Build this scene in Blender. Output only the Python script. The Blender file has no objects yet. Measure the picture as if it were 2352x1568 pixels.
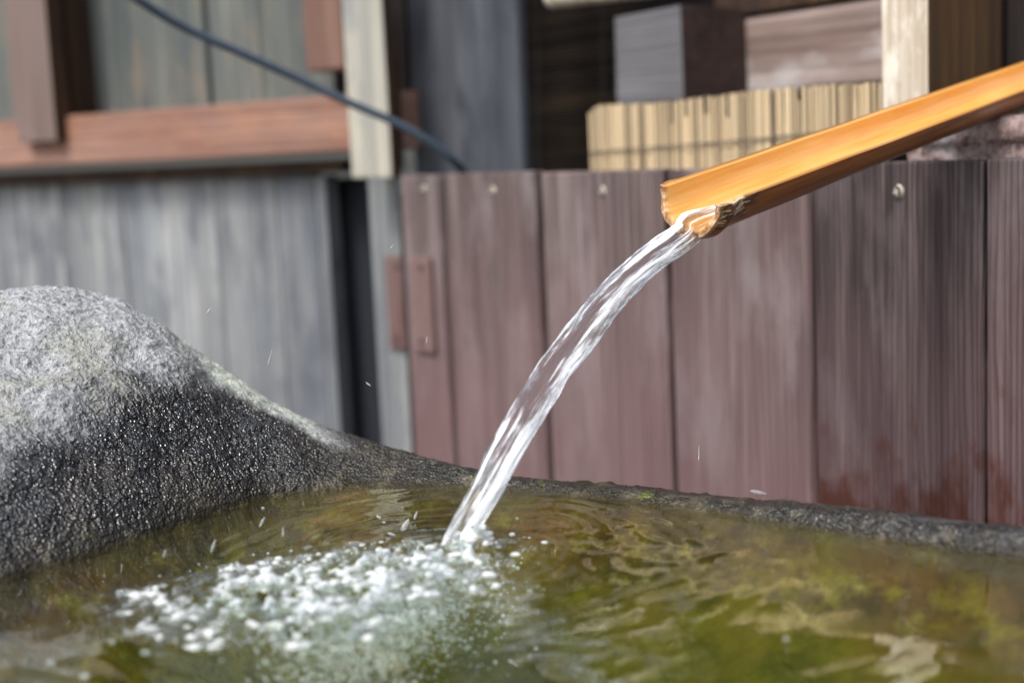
import bpy, bmesh, math, random
import numpy as np
from mathutils import Vector, Matrix

# ------------------------------------------------------------------ camera, sky, sun, exposure
sc = bpy.context.scene
COL = sc.collection
CAM_H = .85
PITCH, ROLL, LENS = math.radians(7.6), math.radians(2.55), 50.0
FPX = LENS / 36 * 2352
Fw = np.array([0, math.cos(PITCH), -math.sin(PITCH)])
U0 = np.array([0, math.sin(PITCH), math.cos(PITCH)])
R0 = np.array([1., 0, 0])
Rv = math.cos(ROLL) * R0 - math.sin(ROLL) * U0
Uv = math.cos(ROLL) * U0 + math.sin(ROLL) * R0
C0 = np.array([0, 0, CAM_H])

cam = bpy.data.cameras.new('camera')
cam.lens = LENS
cam.sensor_width = 36
cam.clip_start = .02
cam.clip_end = 500
cam.dof.use_dof = True
cam.dof.focus_distance = .955
cam.dof.aperture_fstop = 4.0
cam.dof.aperture_blades = 0
co = bpy.data.objects.new('camera', cam)
COL.objects.link(co)
m = Matrix.Identity(4)
for i in range(3):
    m[i][0], m[i][1], m[i][2], m[i][3] = Rv[i], Uv[i], -Fw[i], C0[i]
co.matrix_world = m
sc.camera = co

SUN_EL, SUN_AZ = math.radians(52), math.radians(-62)      # azimuth measured from +Y towards +X; the sun stands to the left
w = bpy.data.worlds.new('World')
sc.world = w
w.use_nodes = True
wt = w.node_tree
wt.nodes.clear()
sky = wt.nodes.new('ShaderNodeTexSky')
sky.sky_type = 'NISHITA'
sky.sun_disc = False
sky.sun_elevation = SUN_EL
sky.sun_rotation = SUN_AZ
sky.dust_density = 3.5
hs = wt.nodes.new('ShaderNodeHueSaturation')
hs.inputs['Saturation'].default_value = .62               # thin cloud cover takes most of the blue out
bg = wt.nodes.new('ShaderNodeBackground')
bg.inputs['Strength'].default_value = .12
wo = wt.nodes.new('ShaderNodeOutputWorld')
wt.links.new(sky.outputs[0], hs.inputs['Color'])
wt.links.new(hs.outputs[0], bg.inputs['Color'])
wt.links.new(bg.outputs[0], wo.inputs[0])

sl = bpy.data.lights.new('sun', 'SUN')
sl.energy = 1.25
sl.angle = math.radians(15)
sl.color = (1, .98, .95)
so = bpy.data.objects.new('sun', sl)
COL.objects.link(so)
sd = Vector((math.sin(SUN_AZ - math.pi * .42) * math.cos(SUN_EL), math.cos(SUN_AZ - math.pi * .42) * math.cos(SUN_EL), math.sin(SUN_EL)))
sky.sun_rotation = SUN_AZ - math.pi * .42
so.rotation_euler = sd.to_track_quat('Z', 'Y').to_euler()
so.location = (-2, -2, 4)

sc.view_settings.view_transform = 'Standard'
sc.view_settings.look = 'None'
sc.view_settings.gamma = 1
sc.view_settings.use_curve_mapping = False
sc.view_settings.exposure = .92
sc.render.engine = 'CYCLES'
cy = sc.cycles
cy.use_denoising = True
cy.max_bounces = 12
cy.transmission_bounces = 10
cy.transparent_max_bounces = 12
cy.caustics_refractive = True
cy.caustics_reflective = True
cy.blur_glossy = .3
cy.sample_clamp_indirect = 12

rng = random.Random(7)
nr = np.random.RandomState(3)

# ------------------------------------------------------------------ geometry helpers
def ray(x, y):
    return Fw * FPX + Rv * (x - 1176) + Uv * (784 - y)

def at_y(x, y, Y):
    d = ray(x, y)
    return C0 + d * (Y / d[1])

def at_z(x, y, Z):
    d = ray(x, y)
    return C0 + d * ((Z - C0[2]) / d[2])

class Plane:
    """a vertical plane through two points of the plan; s runs along it to the right"""
    def __init__(self, a, b):
        self.p = np.array([a[0], a[1], 0.])
        t = np.array([b[0] - a[0], b[1] - a[1], 0.])
        self.t = t / np.linalg.norm(t)
        self.n = np.array([-self.t[1], self.t[0], 0.])    # pointing away from the camera
        if self.n[1] < 0:
            self.n = -self.n
    def off(self, d):
        q = self.p + self.n * d
        return Plane(q, q + self.t)
    def hit(self, x, y):
        d = ray(x, y)
        k = ((self.p - C0) @ self.n) / (d @ self.n)
        P = C0 + d * k
        return P, (P - self.p) @ self.t, P[2]

def plan(x, Y):
    return at_y(x, 400, Y)

def link(o, parent=None):
    COL.objects.link(o)
    if parent is not None:
        o.parent = parent
        o.matrix_parent_inverse = parent.matrix_world.inverted()
    return o

def tag(o, label=None, cat=None, group=None, kind=None):
    if label: o['label'] = label
    if cat: o['category'] = cat
    if group: o['group'] = group
    if kind: o['kind'] = kind
    return o

def empty(name, loc, label, cat, group=None):
    o = bpy.data.objects.new(name, None)
    o.empty_display_size = .05
    o.location = loc
    COL.objects.link(o)
    o.matrix_world = Matrix.Translation(Vector(loc))
    return tag(o, label, cat, group)

def mesh_obj(name, verts, faces, mat, parent=None, smooth=False):
    me = bpy.data.meshes.new(name)
    me.from_pydata([tuple(v) for v in verts], [], faces)
    if mat: me.materials.append(mat)
    if smooth: me.shade_smooth()
    return link(bpy.data.objects.new(name, me), parent)

def np_grid(name, P, nu, nv, mat, parent=None, wrap=False, attrs=None, uv=None, keep=None, flip=False):
    """P (nu*nv,3) -> quads"""
    i = np.arange(nu - 1)[:, None]
    jn = nv if wrap else nv - 1
    j = np.arange(jn)[None, :]
    a = i * nv + j
    b = i * nv + (j + 1) % nv
    c = (i + 1) * nv + (j + 1) % nv
    d = (i + 1) * nv + j
    q = np.stack([a, b, c, d] if not flip else [a, d, c, b], -1).reshape(-1, 4)
    if keep is not None:
        q = q[keep[q].all(1)]
    me = bpy.data.meshes.new(name)
    me.vertices.add(len(P))
    me.vertices.foreach_set('co', np.ascontiguousarray(P, dtype=np.float32).ravel())
    me.loops.add(q.size)
    me.loops.foreach_set('vertex_index', q.ravel().astype(np.int32))
    me.polygons.add(len(q))
    me.polygons.foreach_set('loop_start', (np.arange(len(q)) * 4).astype(np.int32))
    me.update(calc_edges=True)
    me.shade_smooth()
    for k, v in (attrs or {}).items():
        at = me.attributes.new(k, 'FLOAT', 'POINT')
        at.data.foreach_set('value', v.astype(np.float32))
    if uv is not None:
        at = me.attributes.new('flow', 'FLOAT_VECTOR', 'POINT')
        at.data.foreach_set('vector', np.ascontiguousarray(uv, dtype=np.float32).ravel())
    if mat: me.materials.append(mat)
    return link(bpy.data.objects.new(name, me), parent)

def box_mesh(w_, d_, h_, bev=.002, wob=0):
    bm = bmesh.new()
    bmesh.ops.create_cube(bm, size=1)
    for v in bm.verts:
        v.co = Vector(((v.co.x + .5) * w_, (v.co.y + .5) * d_, (v.co.z + .5) * h_))
        v.co += Vector((rng.uniform(-wob, wob), 0, rng.uniform(-wob, wob)))
    if bev:
        bmesh.ops.bevel(bm, geom=bm.edges[:], offset=bev, segments=2, affect='EDGES', profile=.6)
    me = bpy.data.meshes.new('slab')
    bm.to_mesh(me)
    bm.free()
    return me

def slab(name, pl, x0, x1, y0, y1, th, mat, parent=None, bev=.002, wob=.001, z0=None, z1=None, sink=0., tilt=0.):
    """a board whose face lies in plane pl (sunk by sink), spanning the given outline"""
    q = pl.off(sink) if sink else pl
    xm, ym = (x0 + x1) / 2, (y0 + y1) / 2
    _, s0, _ = q.hit(x0, ym)
    _, s1, _ = q.hit(x1, ym)
    zt = q.hit(xm, y0)[2] if z1 is None else z1
    zb = q.hit(xm, y1)[2] if z0 is None else z0
    me = box_mesh(s1 - s0, th, zt - zb, bev, wob)
    me.materials.append(mat)
    o = bpy.data.objects.new(name, me)
    P = q.p + q.t * s0
    M = Matrix.Identity(4)
    for i in range(3):
        M[i][0], M[i][1] = q.t[i], q.n[i]
    M[0][3], M[1][3], M[2][3] = P[0], P[1], zb
    o.matrix_world = M @ Matrix.Rotation(tilt, 4, 'Y')
    COL.objects.link(o)
    if parent is not None:
        o.parent = parent
        o.matrix_parent_inverse = parent.matrix_world.inverted()
    return o

# vectorised gradient noise
def perlin(p, seed=0):
    p = np.asarray(p, dtype=np.float64)
    i = np.floor(p).astype(np.int64)
    f = p - i
    u = f * f * f * (f * (f * 6 - 15) + 10)
    def g(dx, dy, dz):
        h = ((i[:, 0] + dx) * 374761393 + (i[:, 1] + dy) * 668265263 + (i[:, 2] + dz) * 2147483647 + seed * 974711) & 0xffffffff
        h = ((h ^ (h >> 13)) * 1274126177) & 0xffffffff
        h = h ^ (h >> 16)
        gx = (h & 1023) / 511.5 - 1
        gy = ((h >> 10) & 1023) / 511.5 - 1
        gz = ((h >> 20) & 1023) / 511.5 - 1
        return gx * (f[:, 0] - dx) + gy * (f[:, 1] - dy) + gz * (f[:, 2] - dz)
    def l(a, b, t): return a + (b - a) * t
    x0 = l(l(g(0,0,0), g(1,0,0), u[:,0]), l(g(0,1,0), g(1,1,0), u[:,0]), u[:,1])
    x1 = l(l(g(0,0,1), g(1,0,1), u[:,0]), l(g(0,1,1), g(1,1,1), u[:,0]), u[:,1])
    return l(x0, x1, u[:,2])

def fbm(p, oct=3, seed=0):
    r, a = 0, 1.
    for k in range(oct):
        r = r + a * perlin(p * 2 ** k, seed + k * 11)
        a *= .5
    return r

# ------------------------------------------------------------------ material helpers
class NT:
    def __init__(self, name):
        self.m = bpy.data.materials.new(name)
        self.m.use_nodes = True
        self.t = self.m.node_tree
        self.t.nodes.clear()
        self.out = self.t.nodes.new('ShaderNodeOutputMaterial')
        self.tc = self.t.nodes.new('ShaderNodeTexCoord')
    def n(self, k, **kw):
        nd = self.t.nodes.new('ShaderNode' + k)
        for a, v in kw.items():
            if hasattr(nd, a) and a not in nd.inputs: setattr(nd, a, v)
            else: self.put(nd, a, v)
        return nd
    def put(self, nd, key, v):
        s = nd.inputs[key]
        if isinstance(v, bpy.types.NodeSocket): self.t.links.new(v, s)
        elif isinstance(v, bpy.types.Node): self.t.links.new(v.outputs[0], s)
        else:
            if s.type == 'RGBA' and len(v) == 3: v = (*v, 1)
            s.default_value = v
    def vec(self, src=None, scale=(1,1,1), off=None):
        src = src or self.tc.outputs['Object']
        mp = self.n('Mapping')
        self.put(mp, 'Vector', src)
        mp.inputs['Scale'].default_value = scale
        if off is not None: self.put(mp, 'Location', off)
        return mp.outputs[0]
    def noise(self, v, scale=1., detail=3., rough=.5, dist=0.):
        nd = self.n('TexNoise')
        self.put(nd, 'Vector', v)
        nd.inputs['Scale'].default_value = scale
        nd.inputs['Detail'].default_value = detail
        nd.inputs['Roughness'].default_value = rough
        nd.inputs['Distortion'].default_value = dist
        return nd.outputs[0]
    def ramp(self, f, stops):
        nd = self.n('ValToRGB')
        self.put(nd, 'Fac', f)
        cr = nd.color_ramp
        while len(cr.elements) < len(stops): cr.elements.new(.5)
        for e, (p, c) in zip(cr.elements, stops):
            e.position = p
            e.color = (c, c, c, 1) if not hasattr(c, '__len__') else (*c, 1)
        return nd.outputs[0]
    def mix(self, f, a, b, mode='MIX'):
        nd = self.n('Mix', data_type='RGBA', blend_type=mode)
        self.put(nd, 0, f)
        for k, v in ((6, a), (7, b)):
            if isinstance(v, bpy.types.NodeSocket): self.t.links.new(v, nd.inputs[k])
            else: nd.inputs[k].default_value = (*v, 1) if len(v) == 3 else v
        return nd.outputs[2]
    def math(self, op, a, b=0., c=0., clamp=False):
        nd = self.n('Math', operation=op, use_clamp=clamp)
        for k, v in enumerate((a, b, c)): self.put(nd, k, v)
        return nd.outputs[0]
    def bump(self, h, s=.5, d=.002, nrm=None):
        nd = self.n('Bump')
        nd.inputs['Strength'].default_value = s
        nd.inputs['Distance'].default_value = d
        self.put(nd, 'Height', h)
        if nrm is not None: self.put(nd, 'Normal', nrm)
        return nd.outputs[0]
    def attr(self, name):
        return self.n('Attribute', attribute_name=name).outputs['Fac']
    def sep(self, v=None):
        nd = self.n('SeparateXYZ')
        self.put(nd, 0, v or self.tc.outputs['Object'])
        return nd.outputs
    def done(self, sh):
        self.t.links.new(sh if isinstance(sh, bpy.types.NodeSocket) else sh.outputs[0], self.out.inputs[0])
        return self.m

def wood(name, base, dark, light, axis='Z', blotch=None, blot=17, rough=.75, fine=1., contrast=.5, bump=.35, spec=.3, freq=140., vary=.25, wear=None, wear_h=None):
    N = NT(name)
    ri = N.n('ObjectInfo').outputs['Random']
    cx = N.n('CombineXYZ')
    for k, mlt in enumerate((37., 11., 23.)): N.put(cx, k, N.math('MULTIPLY', ri, mlt))
    st = {'Z': (1, 1, .03), 'X': (.03, 1, 1)}[axis]
    v = N.vec(scale=st, off=cx.outputs[0])
    vb = N.vec(scale={'Z': (1, 1, .22), 'X': (.22, 1, 1)}[axis], off=cx.outputs[0])
    warp = N.noise(vb, 9., 2)
    g1 = N.noise(v, freq * fine, 4, .65, .6)                       # fibres
    g2 = N.noise(v, freq * .22, 3, .6, 1.2)                        # growth bands
    wv = N.n('TexWave', wave_type='BANDS', bands_direction='X' if axis == 'Z' else 'Z')
    N.put(wv, 'Vector', N.vec(scale={'Z': (1, 1, .085), 'X': (.085, 1, 1)}[axis], off=cx.outputs[0]))
    wv.inputs['Scale'].default_value = freq * .28
    wv.inputs['Distortion'].default_value = 7
    wv.inputs['Detail'].default_value = 2.5
    wv.inputs['Detail Scale'].default_value = 1.2
    b1 = N.noise(vb, 14., 4, .6, .4)
    c = N.mix(N.ramp(b1, [(.34, 0.), (.66, 1.)]), base, light)
    c = N.mix(N.math('MULTIPLY', N.ramp(g2, [(.38, 1.), (.6, 0.)]), contrast), c, dark)
    c = N.mix(N.math('MULTIPLY', N.ramp(g1, [(.35, 1.), (.62, 0.)]), contrast * .8), c, dark)
    c = N.mix(N.math('MULTIPLY', N.ramp(wv.outputs[0], [(.0, 1.), (.35, 0.)]), contrast * .6), c, dark)
    if blotch:
        c = N.mix(N.ramp(N.noise(N.vec(scale={'Z': (1, 1, .35), 'X': (.35, 1, 1)}[axis], off=cx.outputs[0]), blot, 4, .62), [(.5, 0.), (.68, .8)]), c, blotch)
    rgh = rough
    if wear:                                                       # old red stain left near the foot of the boards
        z = N.sep()[2]
        zz = N.math('SUBTRACT', 1., N.n('MapRange', **{'Value': z, 'From Min': wear_h[0], 'From Max': wear_h[1]}).outputs[0])
        sp = N.noise(N.vec(scale=(1, 1, .45), off=cx.outputs[0]), 46, 5, .68)
        lg = N.noise(N.vec(off=cx.outputs[0]), 9, 2)
        f = N.math('ADD', N.math('ADD', N.math('MULTIPLY', zz, .50), N.math('MULTIPLY', sp, 1.25)), N.math('MULTIPLY', lg, .35))
        zs_ = N.math('SUBTRACT', 1., N.n('MapRange', **{'Value': z, 'From Min': .5, 'From Max': .82}).outputs[0])
        soft = N.ramp(N.math('ADD', N.math('MULTIPLY', zs_, .5), N.math('MULTIPLY', lg, .5)), [(.3, 0.), (.8, .65)])
        c = N.mix(soft, c, (.20, .112, .115))
        fm = N.ramp(N.math('MULTIPLY', f, .5), [(.53, 0.), (.66, .9)])
        c = N.mix(fm, c, wear)
        rgh = N.math('SUBTRACT', rough, N.math('MULTIPLY', fm, .15))
    k = N.math('MULTIPLY_ADD', ri, vary * 2, 1 - vary)
    mk = N.n('CombineColor')
    for i_ in range(3): N.put(mk, i_, k)
    c = N.mix(1., c, mk.outputs[0], 'MULTIPLY')
    h = N.math('ADD', N.math('MULTIPLY', g1, .5), N.math('ADD', N.math('MULTIPLY', N.ramp(wv.outputs[0], [(0., 0.), (.5, 1.)]), .5), N.math('MULTIPLY', g2, .6)))
    p = N.n('BsdfPrincipled', **{'Base Color': c, 'Roughness': rgh, 'Specular IOR Level': spec, 'Normal': N.bump(h, bump, .003)})
    return N.done(p)

M = {}
M['fence'] = wood('fence_wood', (.165, .118, .11), (.042, .03, .031), (.28, .225, .21), blotch=(.24, .20, .20), contrast=.6, bump=.8,
                  wear=(.105, .035, .022), wear_h=(.3, .4), vary=.12, freq=150)
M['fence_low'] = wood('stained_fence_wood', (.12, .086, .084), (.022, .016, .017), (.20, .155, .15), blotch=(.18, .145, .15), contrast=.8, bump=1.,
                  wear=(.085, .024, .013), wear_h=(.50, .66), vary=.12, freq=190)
M['fence_gap_shade'] = wood('fence_gap_shade', (.03, .022, .025), (.01, .01, .01), (.04, .03, .03))
M['grey'] = wood('grey_boards', (.20, .225, .25), (.075, .08, .095), (.40, .41, .40), blotch=(.10, .11, .13), contrast=.5, vary=.12, freq=55, blot=21)
M['grey_green'] = wood('grey_green_boards', (.125, .14, .135), (.04, .055, .06), (.20, .205, .175), blotch=(.19, .16, .125), contrast=.5, vary=.1, freq=70)
M['post_dark'] = wood('dark_grey_post', (.062, .070, .086), (.018, .021, .028), (.12, .13, .15), blotch=(.03, .035, .045), blot=26, contrast=.4, vary=.08, freq=60)
M['post_black'] = wood('black_post', (.014, .017, .024), (.006, .007, .01), (.022, .026, .034), contrast=.4)
M['sill'] = wood('red_brown_sill', (.30, .16, .115), (.12, .06, .045), (.38, .24, .19), axis='X', blotch=(.36, .18, .10), contrast=.45, freq=60)
M['mauve'] = wood('mauve_brown_post', (.27, .19, .165), (.12, .08, .07), (.34, .26, .23), contrast=.35, freq=60)
M['brown_dark'] = wood('dark_brown_wood', (.055, .03, .018), (.015, .01, .008), (.11, .055, .025), contrast=.6, freq=60)
M['red_brown'] = wood('red_brown_board', (.24, .125, .09), (.10, .05, .04), (.30, .18, .14), contrast=.35, freq=70)
M['pale'] = wood('pale_weathered_post', (.42, .40, .33), (.16, .17, .17), (.52, .48, .38), blotch=(.22, .23, .23), contrast=.5, freq=60)
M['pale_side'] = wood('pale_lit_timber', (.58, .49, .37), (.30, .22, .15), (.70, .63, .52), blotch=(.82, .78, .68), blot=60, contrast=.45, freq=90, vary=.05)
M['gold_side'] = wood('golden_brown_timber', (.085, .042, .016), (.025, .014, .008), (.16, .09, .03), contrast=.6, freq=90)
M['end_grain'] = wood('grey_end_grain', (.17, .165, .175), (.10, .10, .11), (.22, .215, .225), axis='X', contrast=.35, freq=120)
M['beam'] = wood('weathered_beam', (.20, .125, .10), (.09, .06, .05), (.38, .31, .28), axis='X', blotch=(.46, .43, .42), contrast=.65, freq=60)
M['block_shade'] = wood('shaded_block_side', (.06, .035, .028), (.02, .013, .012), (.09, .055, .045), axis='X')
M['recess'] = wood('shade_dark_boards', (.02, .014, .011), (.007, .005, .005), (.03, .02, .016))  # near-black: shade of the interior is put into the board colour
M['blind'] = wood('dark_blind_slat', (.05, .034, .022), (.015, .011, .008), (.10, .062, .03), axis='X', vary=.6)  # slat colour darkened for the shade under the roof
M['reed'] = wood('straw_reed', (.70, .52, .30), (.27, .18, .09), (.80, .69, .50), contrast=.5, vary=.38, freq=260, bump=.2, rough=.55)
M['plate'] = wood('brown_catch_plate', (.20, .13, .12), (.10, .05, .045), (.25, .165, .155), blotch=(.12, .05, .04), contrast=.3)

def simple(name, c, rough=.6, metal=0., nscale=40., var=.3, bump=.2, dist=.001):
    N = NT(name)
    f = N.noise(N.tc.outputs['Object'], nscale, 4, .6)
    col = N.mix(f, tuple(a * (1 - var) for a in c), tuple(min(1, a * (1 + var)) for a in c))
    return N.done(N.n('BsdfPrincipled', **{'Base Color': col, 'Roughness': rough, 'Metallic': metal, 'Normal': N.bump(f, bump, dist)}))

M['cable'] = simple('black_rubber', (.075, .105, .14), .45)
M['screw'] = simple('dull_zinc', (.62, .57, .47), .5, .3, 300)
M['screw_slot'] = simple('screw_recess', (.06, .05, .045), .7)
M['slot_sky'] = simple('slot_sky_white', (.85, .87, .9), .6)  # brightness of the sky behind the slot, as white colour
M['cord'] = simple('binding_cord', (.16, .14, .11), .9)
M['soil'] = simple('garden_soil', (.11, .09, .07), .9, 0, 60, .5, .6, .01)
M['plaster'] = simple('dark_wall', (.06, .055, .05), .85, 0, 30)

# rough hewn stone under the post
def rough_stone():
    N = NT('rough_pink_stone')
    a = N.noise(N.tc.outputs['Object'], 120, 4, .6)
    b = N.noise(N.tc.outputs['Object'], 40, 3)
    c = N.mix(N.ramp(a, [(.35, 0.), (.65, 1.)]), (.17, .10, .085), (.40, .31, .30))
    c = N.mix(N.ramp(b, [(.5, 0.), (.65, .6)]), c, (.42, .4, .42))
    return N.done(N.n('BsdfPrincipled', **{'Base Color': c, 'Roughness': .7, 'Normal': N.bump(a, .6, .004)}))
M['rough_stone'] = rough_stone()

# ------------------------------------------------------------------ THE SETTING: ground
WATER_Z = .623
g = mesh_obj('ground', [(-60, -60, 0), (60, -60, 0), (60, 60, 0), (-60, 60, 0)], [(0, 1, 2, 3)], M['soil'])
tag(g, kind='structure')

# ------------------------------------------------------------------ fence on the right
A_, B_ = plan(930, 1.9), plan(2352, 1.09)
FP = Plane(A_, B_)
fence = empty('plank_fence', (*FP.p[:2], 0), 'weathered purple-brown plank fence of upright boards behind the bamboo spout', 'fence')
edges = [(938, 1025, 401), (1036, 1242, 396), (1259, 1531, 393), (1545, 1858, 386), (1873, 2257, 372), (2269, 2700, 362)]
planks = []
for x0, x1, y0 in edges:
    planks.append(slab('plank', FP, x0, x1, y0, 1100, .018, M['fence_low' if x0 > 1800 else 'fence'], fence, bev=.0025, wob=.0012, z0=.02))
bb = slab('backing_board', FP, 930, 2750, 440, 1100, .012, M['fence_gap_shade'], fence, sink=.0185, z0=.01)  # dark sheet added so the gaps between planks read as shade

def screw_at(x, y, par, rad=.0062, pl=None, mat='screw'):
    P, s, z = (pl or FP).hit(x, y)
    bm = bmesh.new()
    r = bmesh.ops.create_cone(bm, cap_ends=True, segments=20, radius1=rad, radius2=rad * .8, depth=.0024)
    me = bpy.data.meshes.new('screw')
    for f_ in bm.faces: f_.smooth = False
    bm.faces.ensure_lookup_table()
    # cross recess as raised dark bars let into the head
    n0 = len(bm.faces)
    for a in (0, math.pi / 2):
        rr = bmesh.ops.create_cube(bm, size=1)
        for v in rr['verts']:
            v.co = Matrix.Rotation(a + .4, 3, 'Z') @ Vector((v.co.x * rad * 1.0, v.co.y * rad * .24, v.co.z * .0006 + .00125))
    bm.faces.ensure_lookup_table()
    for f_ in bm.faces[n0:]: f_.material_index = 1
    bm.to_mesh(me); bm.free()
    me.materials.append(M[mat]); me.materials.append(M['screw_slot'])
    o = bpy.data.objects.new('screw', me)
    Mx = Vector(-FP.n).to_track_quat('Z', 'Y').to_matrix().to_4x4()
    Mx.translation = Vector(P - FP.n * .0012)
    o.matrix_world = Mx
    COL.objects.link(o)
    o.parent = par
    o.matrix_parent_inverse = par.matrix_world.inverted()
for x, y, k in ((973, 435, 0), (1132, 440, 1), (1383, 440, 2), (1700, 430, 3), (2063, 440, 4), (2480, 420, 5)):
    screw_at(x, y, planks[k])

# ------------------------------------------------------------------ behind the fence, middle: grey posts
GP = Plane(plan(915, 2.15), plan(1190, 1.95))
o = slab('grey_post', GP, 918, 1172, -1100, 560, .02, M['post_dark'], bev=.006, z0=0)
tag(o, 'wide dark blue-grey weathered post rising behind the fence where the cable ends', 'post')

LP = Plane(plan(0, 2.65), plan(860, 2.15))
o = slab('black_post', LP, 764, 862, 408, 1000, .1, M['post_black'], sink=.05, bev=.004, z0=0)
tag(o, 'black narrow post in the gap between the grey boards and the fence', 'post')
o = slab('pale_board', LP, 862, 944, 404, 1050, .03, M['grey'], bev=.004, z0=0, sink=-.03)
tag(o, 'narrow light grey upright board at the left end of the fence', 'board')

# two catch plates, one on the narrow board and one on the first fence plank
for k, (x0, x1, y0, y1, pl, lab) in enumerate(((887, 936, 588, 803, LP.off(-.037), 'reddish brown wooden catch block on the narrow light grey board'),
                                 (946, 990, 590, 808, FP.off(-.007), 'reddish brown wooden catch block on the leftmost fence plank'))):
    t = slab('catch_block', pl, x0, x1, y0, y1, .0068, M['plate'], bev=.004)
    for sy in (y0 + 24, y1 - 24):
        screw_at((x0 + x1) / 2, sy, t, .0045, pl, 'screw_slot')
    tag(t, lab, 'catch block', 'wooden catch blocks')

# ------------------------------------------------------------------ left: grey board wall, frame and sill
gw = empty('board_wall', (*LP.p[:2], 0), 'wall of pale silver-grey vertical boards behind the boulder', 'wall')
for x0, x1 in ((-900, -600), (-598, -332), (-330, -118), (-116, 67), (69, 158), (160, 303), (305, 514), (516, 652), (654, 742)):
    slab('board', LP, x0, x1, 404, 1100, .02, M['grey'], gw, bev=.0015, wob=.0008, z0=0, z1=LP.hit(380, 402)[2] + rng.uniform(-.003, .003), sink=rng.uniform(0, .003))
slab('edge_batten', LP, 744, 768, 402, 1100, .03, M['grey'], gw, bev=.002, z0=0, sink=-.004)
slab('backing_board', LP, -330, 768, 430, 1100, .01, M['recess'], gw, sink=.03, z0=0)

def shade_side_mat(o, k):  # right-hand faces get a dark brown that paints in their shade
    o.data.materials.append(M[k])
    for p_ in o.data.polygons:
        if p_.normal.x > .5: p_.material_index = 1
fr = empty('window_frame', (*LP.p[:2], 1.), 'reddish brown timber frame with a long sill above the grey board wall', 'frame')
slab('sill', LP, -900, 903, 278, 386, .09, M['sill'], fr, sink=-.06, bev=.004, wob=.002)   # long sill
slab('under_rail', LP, -900, 790, 388, 404, .02, M['brown_dark'], fr, sink=-.024, bev=.001, z0=LP.hit(380, 402)[2] - .006, z1=LP.hit(380, 384)[2])
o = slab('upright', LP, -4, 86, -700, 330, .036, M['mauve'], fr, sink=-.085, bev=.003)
shade_side_mat(o, 'brown_dark')
slab('upright', LP, 108, 134, -700, 300, .05, M['brown_dark'], fr, sink=-.03, bev=.003)
slab('short_board', LP, 694, 782, -120, 163, .05, M['red_brown'], fr, sink=-.07, bev=.004)

ub = empty('boarding', (*LP.p[:2], 1.), 'dull green-grey boards standing inside the brown frame, upper left', 'wall')
for x0, x1 in ((-900, -640), (-638, -332), (-330, -190), (-188, -10), (-8, 132), (135, 434), (446, 562), (565, 730)):
    slab('board', LP, x0, x1, -1100, 300, .018, M['grey_green'], ub, sink=.02 + rng.uniform(0, .004), bev=.002)
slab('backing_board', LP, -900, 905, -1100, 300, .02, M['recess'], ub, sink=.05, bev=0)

PP = LP.off(-.10)
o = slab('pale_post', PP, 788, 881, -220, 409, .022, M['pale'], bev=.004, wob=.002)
shade_side_mat(o, 'brown_dark')
tag(o, 'pale straw-grey weathered post hanging over the right end of the brown sill', 'post')
o = slab('post_shade_strip', LP.off(-.068), 882, 903, 128, 392, .02, M['brown_dark'], bev=.002)  # shaded side of the pale post, added as a dark strip
tag(o, 'thin dark brown strip added as the shaded right side of the pale post', 'strip')
# the lattice seen through the slot between the two posts
lt = empty('lattice', plan(900, 2.4), 'bright slot with small brown cross blocks between pale post and dark grey post', 'lattice')
slab('sky_panel', LP.off(.12), 880, 940, -200, 134, .01, M['slot_sky'], lt, bev=0)  # white panel stands in for bright sky showing through
for y0, y1 in ((20, 54), (126, 170), (-60, -20)):
    slab('cross_block', LP.off(.06), 876, 940, y0, y1, .03, M['red_brown'], lt, bev=.002)
slab('upright_strip', LP.off(.05), 862, 890, -200, 160, .02, M['brown_dark'], lt, bev=.002)

# ------------------------------------------------------------------ cable
def tube(name, pts, rad, mat, parent=None, seg=12):
    pts = [Vector(p) for p in pts]
    V, Fc = [], []
    for i, p in enumerate(pts):
        t = (pts[min(i + 1, len(pts) - 1)] - pts[max(i - 1, 0)]).normalized()
        a = t.cross(Vector((0, 0, 1)))
        a = a.normalized() if a.length > .05 else Vector((1, 0, 0))
        b = t.cross(a)
        for k in range(seg):
            th = 2 * math.pi * k / seg
            V.append(p + (a * math.cos(th) + b * math.sin(th)) * rad)
        if i:
            for k in range(seg):
                Fc.append(((i - 1) * seg + k, (i - 1) * seg + (k + 1) % seg, i * seg + (k + 1) % seg, i * seg + k))
    Fc.append(tuple(range(seg)))
    Fc.append(tuple(range(len(pts) * seg - 1, (len(pts) - 1) * seg - 1, -1)))
    return mesh_obj(name, V, Fc, mat, parent, True)

def smooth_curve(ctrl, n):
    c = np.array(ctrl, float)
    P = np.vstack([2 * c[0] - c[1], c, 2 * c[-1] - c[-2]])
    out = []
    seg = len(c) - 1
    for t in np.linspace(0, seg - 1e-9, n):
        i = int(t); u = t - i
        p0, p1, p2, p3 = P[i], P[i + 1], P[i + 2], P[i + 3]
        out.append(.5 * ((2 * p1) + (-p0 + p2) * u + (2 * p0 - 5 * p1 + 4 * p2 - p3) * u * u + (-p0 + 3 * p1 - 3 * p2 + p3) * u ** 3))
    return np.array(out)

cb = [at_y(*q) for q in ((200, -80, 1.62), (318, 0, 1.66), (420, 62, 1.7), (560, 125, 1.74), (700, 188, 1.78), (800, 235, 1.8), (900, 278, 1.82), (985, 325, 1.84), (1040, 368, 1.86), (1066, 398, 1.9), (1075, 430, 1.97))]
o = tube('cable', smooth_curve(cb, 70), .0054, M['cable'])
tag(o, 'black rubber cable slanting down across the frame and posts to the fence top', 'cable')

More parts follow.
